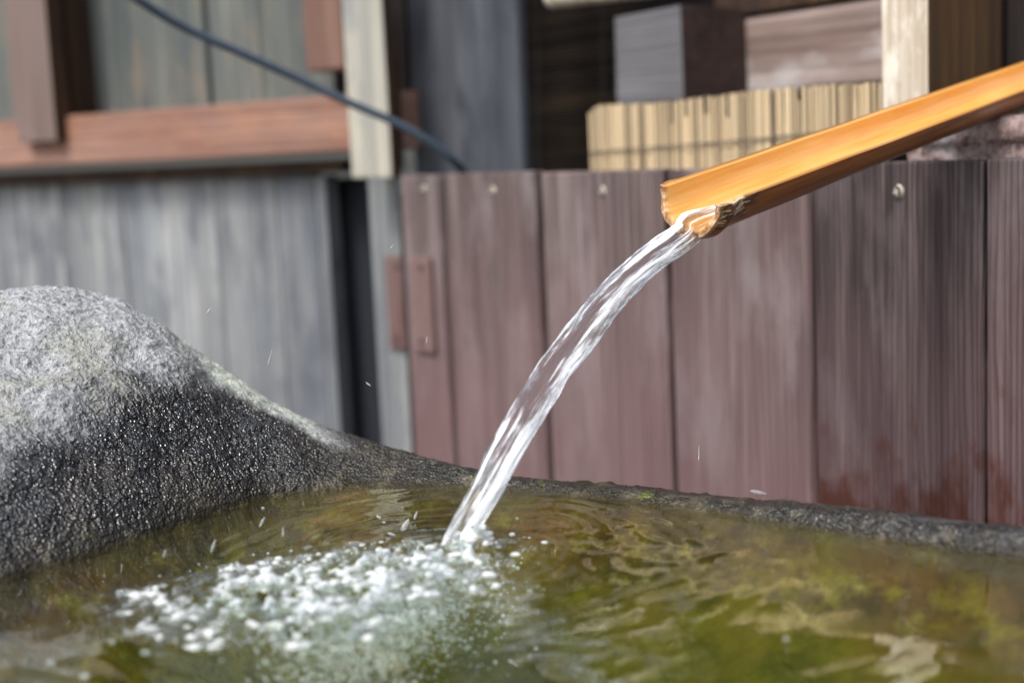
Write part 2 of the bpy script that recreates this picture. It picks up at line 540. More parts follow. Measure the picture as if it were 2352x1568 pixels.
# ------------------------------------------------------------------ right: timber building behind the fence
RP = FP.off(.34)
shed = empty('timber_shed', (*RP.p[:2], 0), 'dark open timber shed behind the plank fence with beam and back boards coloured dark for shade', 'shed')
k = 0
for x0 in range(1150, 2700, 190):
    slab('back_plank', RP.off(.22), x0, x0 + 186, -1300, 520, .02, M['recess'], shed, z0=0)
slab('top_beam', RP, 1640, 2660, -120, 18, .10, M['brown_dark'], shed, bev=.004, sink=.025, z0=RP.off(.025).hit(1850, 12)[2])
slab('weathered_beam', RP, 1640, 2030, 22, 208, .12, M['beam'], shed, bev=.006, sink=.03)
slab('side_panel', RP, 2150, 2262, -200, 330, .03, M['gold_side'], shed, bev=.003, sink=-.04)
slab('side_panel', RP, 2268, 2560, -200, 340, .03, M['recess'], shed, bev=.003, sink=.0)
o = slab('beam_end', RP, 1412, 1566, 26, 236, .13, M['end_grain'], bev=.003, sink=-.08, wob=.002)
o.data.materials.append(M['block_shade'])  # brown sides, coloured darker as turned away from the light
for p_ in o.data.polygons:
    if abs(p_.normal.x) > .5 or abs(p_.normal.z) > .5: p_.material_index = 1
tag(o, 'grey sawn square beam end jutting out above the reed screen', 'beam')
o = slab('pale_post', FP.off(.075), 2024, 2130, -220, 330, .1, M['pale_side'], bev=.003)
o.data.materials.append(M['gold_side'])  # brown right face carries the post's unlit side as colour
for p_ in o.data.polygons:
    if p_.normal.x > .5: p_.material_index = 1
tag(o, 'bright cream-faced square post right of the reed screen, shade painted brown on its side', 'post')
# round pale pole end at the top edge
pa, pb = at_y(1268, -8, 1.78), at_y(1560, -42, 1.62)
o = tube('pale_pole', smooth_curve([pa, (pa + pb) / 2, pb], 12), .015, M['pale_side'])
tag(o, 'pale tan pole end at the top edge above the dark blind', 'pole')

bl = empty('bamboo_blind', RP.hit(1290, 400)[0], 'dark horizontal-slat bamboo blind hanging in the shadow beside the grey post', 'blind')
BP = RP.off(.12)
P0, s0, zt = BP.hit(1150, -60)
_, s1, _ = BP.hit(1440, 200)
zb = BP.hit(1300, 430)[2]
me = bpy.data.meshes.new('slat')
bm = bmesh.new()
bmesh.ops.create_cone(bm, cap_ends=True, segments=8, radius1=.0024, radius2=.0024, depth=1)
bmesh.ops.rotate(bm, verts=bm.verts, matrix=Matrix.Rotation(math.pi / 2, 3, 'Y'))
bm.to_mesh(me); bm.free(); me.materials.append(M['blind'])
z = zb
while z < zt:
    o = bpy.data.objects.new('slat', me)
    Q = BP.p + BP.t * ((s0 + s1) / 2)
    Mx = Matrix.Identity(4)
    for i in range(3): Mx[i][0], Mx[i][1] = BP.t[i], BP.n[i]
    Mx.translation = Vector((Q[0], Q[1], z))
    o.matrix_world = Mx @ Matrix.Rotation(rng.uniform(-.004, .004), 4, 'Y') @ Matrix.Scale(s1 - s0, 4, (1, 0, 0))
    link(o)
    o.parent = bl; o.matrix_parent_inverse = bl.matrix_world.inverted()
    z += .0062 + rng.uniform(-.0006, .0008)
for x in (1235, 1385):
    a, b = BP.off(-.004).hit(x, -60)[0], BP.off(-.004).hit(x, 430)[0]
    tube('cord', [a, (a + b) / 2, b], .0012, M['cord'], bl, 6)

# reed screen: every reed its own piece
SP = FP.off(.10)
rs = empty('reed_screen', SP.hit(1700, 400)[0], 'straw-yellow screen of upright reeds tied with cord above the fence top', 'reed screen')
me = bpy.data.meshes.new('reed')
bm = bmesh.new()
bmesh.ops.create_cone(bm, cap_ends=True, segments=8, radius1=1, radius2=.9, depth=1)
bmesh.ops.translate(bm, verts=bm.verts, vec=(0, 0, .5))
for f_ in bm.faces: f_.smooth = len(f_.verts) == 4
bm.to_mesh(me); bm.free(); me.materials.append(M['reed'])
_, sa, _ = SP.hit(1357, 320)
_, sb, _ = SP.hit(2022, 320)
s = sa
topx = [1350, 1362, 1380, 1520, 1640, 1760, 1900, 2030, 2200]
topy = [268, 250, 242, 236, 220, 206, 196, 190, 186]
while s < sb:
    rad = rng.uniform(.0011, .0021)
    s += rad
    P = SP.p + SP.t * s
    d = np.array([P[0], P[1], 0.9]) - C0
    kx = FPX / (d @ Fw)
    px = 1176 + (d @ Rv) * kx
    yt = np.interp(px, topx, topy) + (rng.uniform(-2.5, 2.5) if px > 1380 else 0) + (rng.uniform(6, 60) if rng.random() < .13 and px > 1480 else 0)
    ztop = SP.hit(px, yt)[2]
    zb_ = .70
    o = bpy.data.objects.new('reed', me)
    P = P + SP.n * rng.uniform(-.001, .003)
    o.matrix_world = Matrix.Translation((P[0], P[1], zb_)) @ Matrix.Rotation(rng.gauss(0, .004), 4, 'Y') @ Matrix.Diagonal((rad, rad, ztop - zb_, 1))
    link(o)
    o.parent = rs; o.matrix_parent_inverse = rs.matrix_world.inverted()
    s += rad * rng.uniform(.6, .95) + (rng.uniform(.0006, .0014) if rng.random() < .07 else 0)
for dy in (0, 70):
    pts = [SP.off(-.004).hit(x, y + dy)[0] for x, y in ((1352, 350), (1500, 338), (1700, 322), (1900, 303), (2020, 294))]
    tube('cord', smooth_curve(pts, 24), .0011, M['cord'], rs, 6)

# rough stone lying along the fence top under the post
TP = FP.off(.03)
nu_, nv_ = 120, 40
_, s0, _ = TP.hit(2085, 320); _, s1, _ = TP.hit(2640, 320)
zt0 = TP.hit(2300, 262)[2]; zb0 = TP.hit(2300, 392)[2]
uu, vv = np.meshgrid(np.linspace(s0, s1, nu_), np.linspace(0, 1, nv_), indexing='ij')
uu, vv = uu.ravel(), vv.ravel()
ang = vv * 2 * math.pi
hz, hd = (zt0 - zb0) / 2, .035
cz, cd = np.sign(np.sin(ang)) * abs(np.sin(ang)) ** .45, -np.sign(np.cos(ang)) * abs(np.cos(ang)) ** .45
Pq = TP.p[None] + TP.t[None] * uu[:, None] + TP.n[None] * (hd + cd * hd)[:, None]
Pq[:, 2] = (zt0 + zb0) / 2 + cz * hz
nz = fbm(Pq * 55, 3, 5)
Pq += -TP.n[None] * (nz * .0045)[:, None]
Pq[:, 2] += nz * .004
o = np_grid('rough_stone', Pq, nu_, nv_, M['rough_stone'], wrap=True)
tag(o, 'rough pinkish-grey hewn stone lying on the fence top beneath the bright post', 'stone')

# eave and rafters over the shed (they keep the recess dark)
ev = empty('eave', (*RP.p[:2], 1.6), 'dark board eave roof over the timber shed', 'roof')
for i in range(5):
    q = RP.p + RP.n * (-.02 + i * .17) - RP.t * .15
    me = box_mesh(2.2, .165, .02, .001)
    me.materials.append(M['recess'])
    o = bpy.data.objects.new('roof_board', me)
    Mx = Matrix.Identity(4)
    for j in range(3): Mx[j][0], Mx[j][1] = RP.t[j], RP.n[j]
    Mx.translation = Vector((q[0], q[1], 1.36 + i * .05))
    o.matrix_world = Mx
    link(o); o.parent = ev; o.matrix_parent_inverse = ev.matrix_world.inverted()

# ------------------------------------------------------------------ the stone basin with its hump
CX, CY = .0, .62
WL = [(-.36, .62), (-.324, .731), (-.294, .777), (-.257, .819), (-.219, .879), (-.194, .921), (-.172, .955), (-.13, .964), (-.088, .962), (-.033, .953), (.031, .918), (.101, .873), (.134, .842), (.168, .808), (.218, .766), (.265, .727), (.306, .692), (.34, .60), (.30, .47), (.15, .40), (0, .385), (-.15, .40), (-.30, .48)]
RG = []
for x, y, h in ((870, 1025, .012), (1000, 1062, .009), (1100, 1087, .0065), (1200, 1108, .0045), (1300, 1126, .0035), (1560, 1158, .0035), (1700, 1173, .006), (1870, 1186, .010), (2100, 1211, .011), (2352, 1235, .012), (2600, 1262, .012)):
    q = at_z(x, y, WATER_Z + h)
    RG.append((q[0], q[1], h))
for x, y, Y in ((-300, 720, .98), (0, 664, 1.05), (100, 662, 1.06), (300, 700, 1.08), (450, 800, 1.1), (600, 905, 1.1), (700, 970, 1.1)):
    q = at_y(x, y, Y)
    RG.append((q[0], q[1], q[2] - WATER_Z))
RG += [(-.55, .85, .10), (-.52, .62, .05), (-.42, .42, .02), (-.2, .33, .015), (0, .315, .015), (.2, .33, .015), (.40, .43, .015), (.44, .6, .015)]

def periodic(pts, val, th, sm):
    a = np.array([math.atan2(p[1] - CY, p[0] - CX) for p in pts])
    v = np.array([val(p) for p in pts])
    i = np.argsort(a); a, v = a[i], v[i]
    T = np.linspace(-math.pi, math.pi, 2881)[:-1]
    V = np.interp(T, np.r_[a[-1] - 2 * math.pi, a, a[0] + 2 * math.pi], np.r_[v[-1], v, v[0]])
    if sm:
        kx = np.arange(-3 * sm, 3 * sm + 1)
        kk = np.exp(-.5 * (kx / sm) ** 2); kk /= kk.sum()
        V = np.convolve(np.r_[V[-len(kx):], V, V[:len(kx)]], kk, 'same')[len(kx):-len(kx)]
    return np.interp((th + math.pi) % (2 * math.pi) - math.pi, np.r_[T, math.pi], np.r_[V, V[0]])
rad_of = lambda p: math.hypot(p[0] - CX, p[1] - CY)

vis = np.linspace(math.radians(8), math.radians(172), 1250)
hid = np.linspace(math.radians(172), math.radians(368), 170)[1:-1]
TH = np.r_[vis, hid]
nT = len(TH)
Wt = periodic(WL, rad_of, TH, 14)
Rt = periodic(RG, rad_of, TH, 12)
Ht = periodic(RG, lambda p: p[2], TH, 12)
Rt = np.maximum(Rt, Wt + .012)
# radial stations: basin floor, shelf, face, outer fall
t_in = np.linspace(.02, 1, 170) ** .8
t_face = np.linspace(0, 1, 231)[1:]
t_out = np.linspace(0, 1, 46)[1:]
nR = 170 + 230 + 45
r = np.zeros((nT, nR)); z = np.zeros((nT, nR)); wetz = np.zeros((nT, nR))
r[:, :170] = Wt[:, None] * t_in[None]
dd = Wt[:, None] - r[:, :170]
z[:, :170] = -.085 * (1 - (1 - np.clip(dd / .19, 0, 1)) ** 2.2)
f = t_face[None]
r[:, 170:400] = Wt[:, None] + (Rt - Wt)[:, None] * f
z[:, 170:400] = Ht[:, None] * np.sin(math.pi / 2 * f) ** .9
fo = t_out[None]
r[:, 400:] = Rt[:, None] + .22 * fo
z[:, 400:] = Ht[:, None] - (WATER_Z + .06 + Ht[:, None]) * (1 - np.sqrt(np.clip(1 - (fo * .98) ** 2.2, 0, 1)))
X = CX + r * np.cos(TH)[:, None]; Y = CY + r * np.sin(TH)[:, None]
P = np.stack([X, Y, z + WATER_Z], -1).reshape(-1, 3)
lump = fbm(P * 11, 2, 1) * .010
mid = fbm(P * 42, 3, 21) * .0042
# weathered pits
fine = fbm(P * 170, 2, 31)
pit = -np.clip(perlin(P * np.array([260, 260, 260]), 77) - .18, 0, 1) * .0042
th_f = np.repeat(TH, nR)
zz = z.ravel()
hfac = np.clip(Ht / .05, .22, 1)
hf = np.repeat(hfac, nR)
under = zz < 0
disp = lump * hf * np.clip(.35 + np.abs(zz) / .03, 0, 1) + mid * np.where(under, 1.25, .35 + .65 * hf) + (fine * .0016 + pit) * np.where(under, .4, .5 + .5 * hf)
P[:, 2] += disp
out = np.array([np.cos(th_f), np.sin(th_f)]).T
P[:, :2] -= out * (disp * .6 * np.clip(zz / .04, 0, 1))[:, None]
# how far the spray has wetted the stone: everything low, and a tongue up the hump
ang_k = np.radians([0, 60, 95, 108, 115, 122, 128, 134, 140, 146, 155, 172, 200, 360])
h_k = np.array([.022, .03, .05, .055, .066, .085, .088, .078, .064, .054, .05, .045, .04, .02])
wh = np.interp(th_f % (2 * math.pi), ang_k, h_k)
wet0 = np.clip(.5 + (wh - zz + fbm(P * 24, 3, 91) * .020) / .026, 0, 1)
lit_edge = np.clip((r.ravel() - np.repeat(Rt, nR) + .075) / .03 + fbm(P * 30, 2, 95) * .8, 0, 1) * np.clip((np.degrees(th_f) - 106) / 4, 0, 1) * np.clip((122 - np.degrees(th_f)) / 4, 0, 1)  # lit rear facet of the hump, put in as a paler stone band

wet = wet0 * (1 - lit_edge)
def stone_mat():
    N = NT('basin_stone')
    ob = N.tc.outputs['Object']
    wetn = N.attr('wet'); li = N.attr('lit_facet')
    zs = N.sep()[2]
    sub = N.n('MapRange', **{'Value': zs, 'From Min': WATER_Z - .002, 'From Max': WATER_Z + .004}).outputs[0]   # 0 under water
    f1 = N.noise(ob, 230, 4, .65)
    f2 = N.noise(ob, 60, 4, .6)
    f3 = N.noise(ob, 16, 3, .55)
    f4 = N.noise(ob, 420, 2, .6)
    dry = N.mix(N.ramp(f1, [(.33, 0.), (.6, 1.)]), (.24, .245, .245), (.55, .56, .57))
    dry = N.mix(N.ramp(f3, [(.46, 0.), (.62, .32)]), dry, (.30, .29, .13))
    dry = N.mix(N.ramp(f4, [(.28, 1.), (.38, 0.)]), dry, (.09, .09, .08))
    dry = N.mix(N.math('MULTIPLY', li, N.ramp(f2, [(.34, 0.), (.48, .9)])), dry, (.66, .70, .60))
    wt_ = N.mix(N.ramp(f1, [(.35, 0.), (.7, 1.)]), (.008, .0085, .0095), (.036, .036, .037))
    wt_ = N.mix(N.ramp(f3, [(.50, 0.), (.70, .6)]), wt_, (.075, .058, .038))
    low = N.n('MapRange', **{'Value': zs, 'From Min': WATER_Z + .002, 'From Max': WATER_Z + .022}).outputs[0]
    lowm = N.math('MULTIPLY', N.math('SUBTRACT', 1., low), N.ramp(f2, [(.53, 0.), (.63, .55)]))
    wt_ = N.mix(N.math('MULTIPLY', N.math('SUBTRACT', 1., low), .75), wt_, (.030, .025, .015))
    wt_ = N.mix(lowm, wt_, (.15, .125, .085))
    wt_ = N.mix(N.math('MULTIPLY', N.math('SUBTRACT', 1., low), N.ramp(N.noise(ob, 34, 4, .7), [(.64, 0.), (.69, .8)])), wt_, (.16, .18, .02))
    c = N.mix(wetn, dry, wt_)
    # algae under water
    alg = N.mix(N.ramp(N.noise(ob, 9, 3, .6), [(.35, 0.), (.62, 1.)]), (.085, .046, .010), (.092, .074, .010))
    alg = N.mix(N.ramp(N.noise(N.vec(off=(3, 1, 0)), 22, 4, .65), [(.45, 0.), (.62, .8)]), alg, (.026, .020, .007))
    alg = N.mix(N.ramp(N.noise(N.vec(off=(7, 4, 0)), 36, 5, .7), [(.52, 0.), (.66, .85)]), alg, (.13, .112, .014))
    deep = N.n('MapRange', **{'Value': zs, 'From Min': WATER_Z - .02, 'From Max': WATER_Z - .07}).outputs[0]
    alg = N.mix(N.math('MULTIPLY', deep, .6), alg, N.mix(f2, (.042, .060, .007), (.112, .125, .014)))
    shal = N.n('MapRange', **{'Value': N.math('ADD', zs, N.math('MULTIPLY_ADD', f3, .03, -.015)), 'From Min': WATER_Z - .016, 'From Max': WATER_Z + .004}).outputs[0]
    alg = N.mix(shal, alg, N.mix(f2, (.018, .015, .008), (.070, .055, .024)))
    c = N.mix(sub, alg, c)
    rg = N.math('MULTIPLY_ADD', wetn, -.66, .72)
    rg = N.math('ADD', rg, N.math('MULTIPLY', N.ramp(f3, [(.4, 0.), (.7, 1.)]), .22))
    glint = N.n('TexVoronoi', feature='F1')
    N.put(glint, 'Vector', ob)
    glint.inputs['Scale'].default_value = 330
    w1 = N.noise(ob, 230, 1, .5); w2 = N.noise(ob, 560, 0, .5)
    rg = N.math('ADD', rg, N.math('MULTIPLY', N.math('MULTIPLY', N.math('SUBTRACT', 1., low), wetn), .34))
    hgt = N.math('ADD', N.math('SUBTRACT', N.math('MULTIPLY', f1, .7), N.math('MULTIPLY', N.math('MULTIPLY', glint.outputs['Distance'], wetn), .35)), N.math('ADD', N.math('MULTIPLY', f4, .35), N.math('MULTIPLY', f2, .6)))
    film = N.math('ADD', N.math('MULTIPLY', w1, .7), N.math('ADD', N.math('MULTIPLY', w2, .45), N.math('MULTIPLY', f2, .3)))
    hm = N.n('Mix', data_type='FLOAT')
    N.put(hm, 0, wetn); N.put(hm, 2, hgt); N.put(hm, 3, film)
    p = N.n('BsdfPrincipled', **{'Base Color': c, 'Roughness': N.math('MAXIMUM', rg, N.math('MULTIPLY_ADD', sub, -.8, .8)), 'Specular IOR Level': N.math('MULTIPLY', N.math('MULTIPLY_ADD', wetn, .7, .3), N.math('MULTIPLY', sub, N.math('MULTIPLY_ADD', low, .55, .45))), 'Normal': N.bump(N.math('MULTIPLY', hm.outputs[0], N.math('MULTIPLY', N.math('MULTIPLY_ADD', sub, .7, .3), N.math('MULTIPLY_ADD', low, .55, .45))), 1., .0078)})
    return N.done(p)
M['stone'] = stone_mat()
# close the ring
P3 = P.reshape(nT, nR, 3)
wet3, lit3 = wet.reshape(nT, nR), lit_edge.reshape(nT, nR)
P3 = np.concatenate([P3, P3[:1]]); wet3 = np.concatenate([wet3, wet3[:1]]); lit3 = np.concatenate([lit3, lit3[:1]])
o = np_grid('stone_basin', P3.reshape(-1, 3), nT + 1, nR, M['stone'], attrs={'wet': wet3.ravel(), 'lit_facet': lit3.ravel()}, flip=True)
tag(o, 'rough natural stone basin with a rounded hump at the left, grey above, wet black below', 'stone basin')

# ------------------------------------------------------------------ water in the basin
IMP = at_z(1045, 1262, WATER_Z)
def water_mat():
    N = NT('clear_water')
    gl = N.n('BsdfGlass', **{'Color': (.96, .985, .95), 'Roughness': .03, 'IOR': 1.31})
    tr = N.n('BsdfTransparent')
    tr.inputs[0].default_value = (.93, .97, .90, 1)
    m1 = N.n('MixShader')
    N.put(m1, 0, .68); N.t.links.new(gl.outputs[0], m1.inputs[1]); N.t.links.new(tr.outputs[0], m1.inputs[2])
    # aerated water where the surface is churned white
    fm = N.attr('foam')
    n_ = N.noise(N.vec(scale=(1, 1, .3)), 190, 4, .65, .6)
    k = N.ramp(N.math('ADD', N.math('MULTIPLY', fm, .62), N.math('MULTIPLY', n_, .75)), [(.76, 0.), (.94, .75)])
    wh = N.n('BsdfPrincipled', **{'Base Color': (.90, .96, .97), 'Roughness': .06, 'Transmission Weight': .35, 'IOR': 1.33, 'Normal': N.bump(n_, .6, .0015)})
    m2 = N.n('MixShader')
    N.put(m2, 0, k); N.t.links.new(m1.outputs[0], m2.inputs[1]); N.t.links.new(wh.outputs[0], m2.inputs[2])
    return N.done(m2)
M['water'] = water_mat()

step = .0013
xs = np.arange(-.40, .36, step); ys = np.arange(.40, 1.0, step)
GX, GY = np.meshgrid(xs, ys, indexing='ij')
gx, gy = GX.ravel(), GY.ravel()
dx, dy = gx - IMP[0], gy - IMP[1]
dr = np.hypot(dx, dy) + 1e-6
q3 = np.stack([gx, gy, 0 * gx], 1)
warp = fbm(q3 * 14, 2, 401) * .028
wav = np.sin((dr + warp) * 2 * math.pi / .019) * .00042 * np.exp(-dr / .12) + np.sin((dr + warp * .6) * 2 * math.pi / .0135) * .0007 * np.exp(-dr / .06) + np.sin((dr + warp * 1.4) * 2 * math.pi / .0095 + 1) * .00010 * np.exp(-dr / .1)
# water streaming off to the right in fine threads round the point of impact
th_ = np.arctan2(dy, dx)
thr = fbm(np.stack([th_ * 5 + dr * 9, dr * 42, 0 * dr], 1), 2, 431) * .0008 * np.exp(-dr / .2)
chop = fbm(q3 * 17, 2, 411) * .0008
def foam_density(x, y):
    """the patch of broken water carried left and towards the viewer from the impact"""
    ax, ay = -.150, -.088
    L = math.hypot(ax, ay); ux, uy = ax / L, ay / L
    a = (x - IMP[0]) * ux + (y - IMP[1]) * uy
    b = -(x - IMP[0]) * uy + (y - IMP[1]) * ux
    ca = np.interp(a, [-.05, -.02, .0, .05, .12, .16, .185, .205], [0, .6, .95, 1, 1, .75, .3, 0])
    c_ = np.interp(a, [-.03, .03, .1, .2], [.01, .024, .028, .006])
    wd = np.interp(a, [-.03, 0, .05, .12, .2], [.022, .034, .066, .070, .044])
    return ca * np.exp(-((b - c_) / wd) ** 4)
fd = foam_density(gx, gy)
fn = fbm(q3 * 60, 3, 441)
turb = (np.abs(fn) * 2 - .35) * .0085 + fbm(q3 * 130, 2, 471) * .0034
zw = WATER_Z + wav + thr + chop + turb * fd + .0028 * fd
# mound and dimple where the stream goes in
zw += .006 * np.exp(-((dr - .014) / .006) ** 2) * (1 + 1.2 * fn) - .004 * np.exp(-(dr / .008) ** 2)
ang_ = np.arctan2(gy - CY, gx - CX)
lim = periodic(WL, rad_of, ang_, 14)
keep = np.hypot(gx - CX, gy - CY) < lim + .018
o = np_grid('water', np.stack([gx, gy, zw], 1), len(xs), len(ys), M['water'], keep=keep, attrs={'foam': fd * np.clip(.55 + 1.3 * fn, 0, 1)})
tag(o, kind='structure')

# foam: bubbles and broken beads of water on the surface
def foam_mat(name, col, tr):
    N = NT(name)
    f = N.noise(N.tc.outputs['Object'], 500, 2)
    return N.done(N.n('BsdfPrincipled', **{'Base Color': col, 'Roughness': .06, 'Transmission Weight': tr, 'IOR': 1.33, 'Normal': N.bump(f, .3, .0006)}))
M['foam'] = foam_mat('foam', (.98, .99, 1.), .42)
M['foam_clear'] = foam_mat('foam_clear', (.97, .99, 1.), .93)
M['bubble'] = foam_mat('sunken_bubbles', (.85, .92, .90), .6)

def ico():
    bm = bmesh.new()
    bmesh.ops.create_icosphere(bm, subdivisions=2, radius=1)
    v = np.array([tuple(q.co) for q in bm.verts]); fs = np.array([[q.index for q in f_.verts] for f_ in bm.faces])
    bm.free()
    return v, fs
IV, IF = ico()
def balls(name, cen, rad, mat, sq=None):
    n = len(cen)
    if sq is None: sq = np.ones((n, 3))
    V = cen[:, None] + IV[None] * rad[:, None, None] * sq[:, None]
    Fc = (IF[None] + (np.arange(n) * len(IV))[:, None, None]).reshape(-1, 3)
    me = bpy.data.meshes.new(name)
    me.vertices.add(n * len(IV)); me.vertices.foreach_set('co', V.astype(np.float32).ravel())
    me.loops.add(Fc.size); me.loops.foreach_set('vertex_index', Fc.ravel().astype(np.int32))
    me.polygons.add(len(Fc)); me.polygons.foreach_set('loop_start', (np.arange(len(Fc)) * 3).astype(np.int32))
    me.update(calc_edges=True); me.shade_smooth()
    me.materials.append(mat)
    return link(bpy.data.objects.new(name, me))

def surf_z(x, y):
    i = np.clip(((x - xs[0]) / step).astype(int), 0, len(xs) - 1); j = np.clip(((y - ys[0]) / step).astype(int), 0, len(ys) - 1)
    return zw.reshape(len(xs), len(ys))[i, j]
cand = np.stack([nr.uniform(-.26, .05, 90000), nr.uniform(.58, .86, 90000)], 1)
dn = foam_density(cand[:, 0], cand[:, 1])
cl = fbm(np.c_[cand * 48, np.zeros(len(cand))], 3, 441)
pr = dn * np.clip(cl * 3.2 + .12, 0, 1)
sel = cand[nr.rand(len(cand)) < pr * .45][:5200]
rd = .0004 + nr.rand(len(sel)) ** 5 * .0020
sz = surf_z(sel[:, 0], sel[:, 1])
sq_ = np.c_[nr.uniform(.9, 2.2, len(sel)), nr.uniform(.8, 1.5, len(sel)), nr.uniform(.5, .9, len(sel))]
clr = nr.rand(len(sel)) < .6
cen_ = np.c_[sel, sz + rd * .35]
o = balls('foam', cen_[~clr], rd[~clr], M['foam'], sq_[~clr])
tag(o, 'white foam and beads of broken water around the foot of the falling stream', 'foam', kind='stuff')
o = balls('foam_beads', cen_[clr], rd[clr] * 1.15, M['foam_clear'], sq_[clr])
tag(o, 'clear glassy bubbles riding among the white foam', 'foam', kind='stuff')
# bubbles carried under
n = 4300
aa = nr.rand(n) ** .8 * .15
sx = IMP[0] - aa * .40 + nr.normal(0, .020, n); sy = IMP[1] - aa * .95 + nr.normal(0, .016, n)
szz = WATER_Z - .004 - nr.rand(n) ** 1.6 * .04
o = balls('bubbles', np.c_[sx, sy, szz], 0.00035 + nr.rand(n) ** 3 * .0009, M['bubble'])
tag(o, 'cloud of pale tiny bubbles drifting under the surface in front of the foam', 'bubbles', kind='stuff')

# ------------------------------------------------------------------ bamboo spout
def bamboo_mat():
    N = NT('bamboo_skin')
    fl = N.n('Attribute', attribute_name='flow').outputs['Vector']      # x along, y round, z 0 inside / 1 outside
    s3 = N.sep(fl)
    io = s3[2]
    v = N.vec(fl, (14, 260, 1))
    fib = N.noise(v, 1., 4, .6)
    bl_ = N.noise(N.vec(fl, (9, 6, 1)), 1., 3)
    inn = N.mix(N.ramp(fib, [(.35, 0.), (.7, 1.)]), (.78, .38, .085), (.90, .52, .15))
    inn = N.mix(N.ramp(bl_, [(.45, 0.), (.7, .5)]), inn, (.90, .60, .24))
    outc = N.mix(N.ramp(N.noise(N.vec(fl, (7, 180, 1)), 1., 4, .6), [(.3, 0.), (.7, 1.)]), (.12, .036, .006), (.38, .13, .02))  # outer skin brown, darkened further to deepen its shading
    outc = N.mix(N.ramp(N.noise(N.vec(fl, (30, 60, 1)), 1., 4, .7), [(.64, 0.), (.70, .5)]), outc, (.10, .035, .01))
    # scraped patch by the lip
    e = N.math('SUBTRACT', 1., N.n('MapRange', **{'Value': s3[0], 'From Min': .025, 'From Max': .055}).outputs[0])
    e = N.math('MULTIPLY', e, N.n('MapRange', **{'Value': s3[1], 'From Min': .060, 'From Max': .076}).outputs[0])
    dk = N.ramp(N.math('ADD', N.math('MULTIPLY', e, .3), N.noise(N.vec(fl, (45, 420, 1)), 1., 3, .6)), [(.66, 0.), (.72, .85)])
    outc = N.mix(dk, outc, (.075, .03, .012))
    sc_ = N.ramp(N.math('ADD', N.math('MULTIPLY', e, .32), N.noise(N.vec(fl, (70, 330, 1), (3, 5, 0)), 1., 4, .7)), [(.80, 0.), (.86, .9)])
    outc = N.mix(sc_, outc, (.66, .55, .36))
    c = N.mix(io, inn, outc)
    fleck = N.ramp(N.noise(N.vec(fl, (120, 900, 1)), 1., 2), [(.72, 0.), (.76, .7)])
    c = N.mix(fleck, c, (.22, .09, .02))
    end = N.math('SUBTRACT', 1., N.n('MapRange', **{'Value': s3[0], 'From Min': .0005, 'From Max': .004}).outputs[0])
    c = N.mix(N.math('MULTIPLY', end, .8), c, N.mix(N.ramp(N.noise(N.tc.outputs['Object'], 260, 3), [(.38, 0.), (.6, 1.)]), (.30, .12, .04), (.72, .52, .32)))
    p = N.n('BsdfPrincipled', **{'Base Color': c, 'Roughness': N.math('MULTIPLY_ADD', fib, .2, .24), 'Specular IOR Level': .5, 'Coat Weight': .25, 'Coat Roughness': .15,
            'Subsurface Weight': .12, 'Subsurface Radius': (.006, .003, .001), 'Subsurface Scale': 1., 'Normal': N.bump(fib, .12, .0006)})
    return N.done(p)
M['bamboo'] = bamboo_mat()
tipF, tipN = at_y(1517, 424, .955), at_y(1641, 480, .913)
T0 = (tipF + tipN) / 2
T1 = at_y(2352, 174, 1.2)
ax = (T1 - T0) / np.linalg.norm(T1 - T0)
rimv = (tipN - tipF)
rimv -= ax * (rimv @ ax)
RAD = np.linalg.norm(rimv) / 2
rimv /= np.linalg.norm(rimv)
dn_ = np.cross(ax, rimv)
if dn_[2] > 0: dn_ = -dn_                                   # from the opening towards the belly
ns = 220
Sx = np.r_[0, .0006, .0016, .003, np.linspace(.005, .80, ns - 4)]
thick = .0054
na = 46
arc_o = np.linspace(0, math.pi, na); arc_i = np.linspace(math.pi, 0, na)
Pv, fl = [], []
for i, s in enumerate(Sx):
    R_ = RAD * (1 - .26 * s)
    node = .0022 * math.exp(-((s - .012) / .006) ** 2)
    rim_dip = 0
    for side, arc in ((1, arc_o), (0, arc_i)):
        for k, a in enumerate(arc):
            rr = (R_ + node * (1 if side else .4) if side else R_ - thick)
            wb = .0002 * math.sin(a * 3 + s * 20) + .00015 * math.sin(s * 55 + a)
            if i < 4:
                rr += (-.0009 if side else .0009) * (1 - s / .003)
            e = .0016 * (perlin(np.array([[k * .55, side * .3, 4.2]]), 5)[0] + .6 * perlin(np.array([[k * 1.7, side * .8, 9.2]]), 6)[0]) * math.exp(-s / .008) if s < .05 else 0
            # belly slightly deeper than a half round
            c_, s_ = math.cos(a), math.sin(a)
            # sawn end is not square: the lip is worn
            wear = .0035 * (1 - s_) * 0 + .002 * math.sin(a * 2.3 + 1) + .0012 * math.sin(a * 7)
            p = T0 + ax * (s + e + wear * math.exp(-s / .03)) + (-rimv * c_) * (rr + wb) * (-1) * -1 + dn_ * s_ * (rr + wb) * (1.02 + .10 * math.exp(-s / .07))
            Pv.append(p); fl.append((s, a * R_, side))
nv2 = 2 * na
Pv = np.array(Pv)
o = np_grid('bamboo_spout', Pv, len(Sx), nv2, M['bamboo'], wrap=True, uv=np.array(fl))
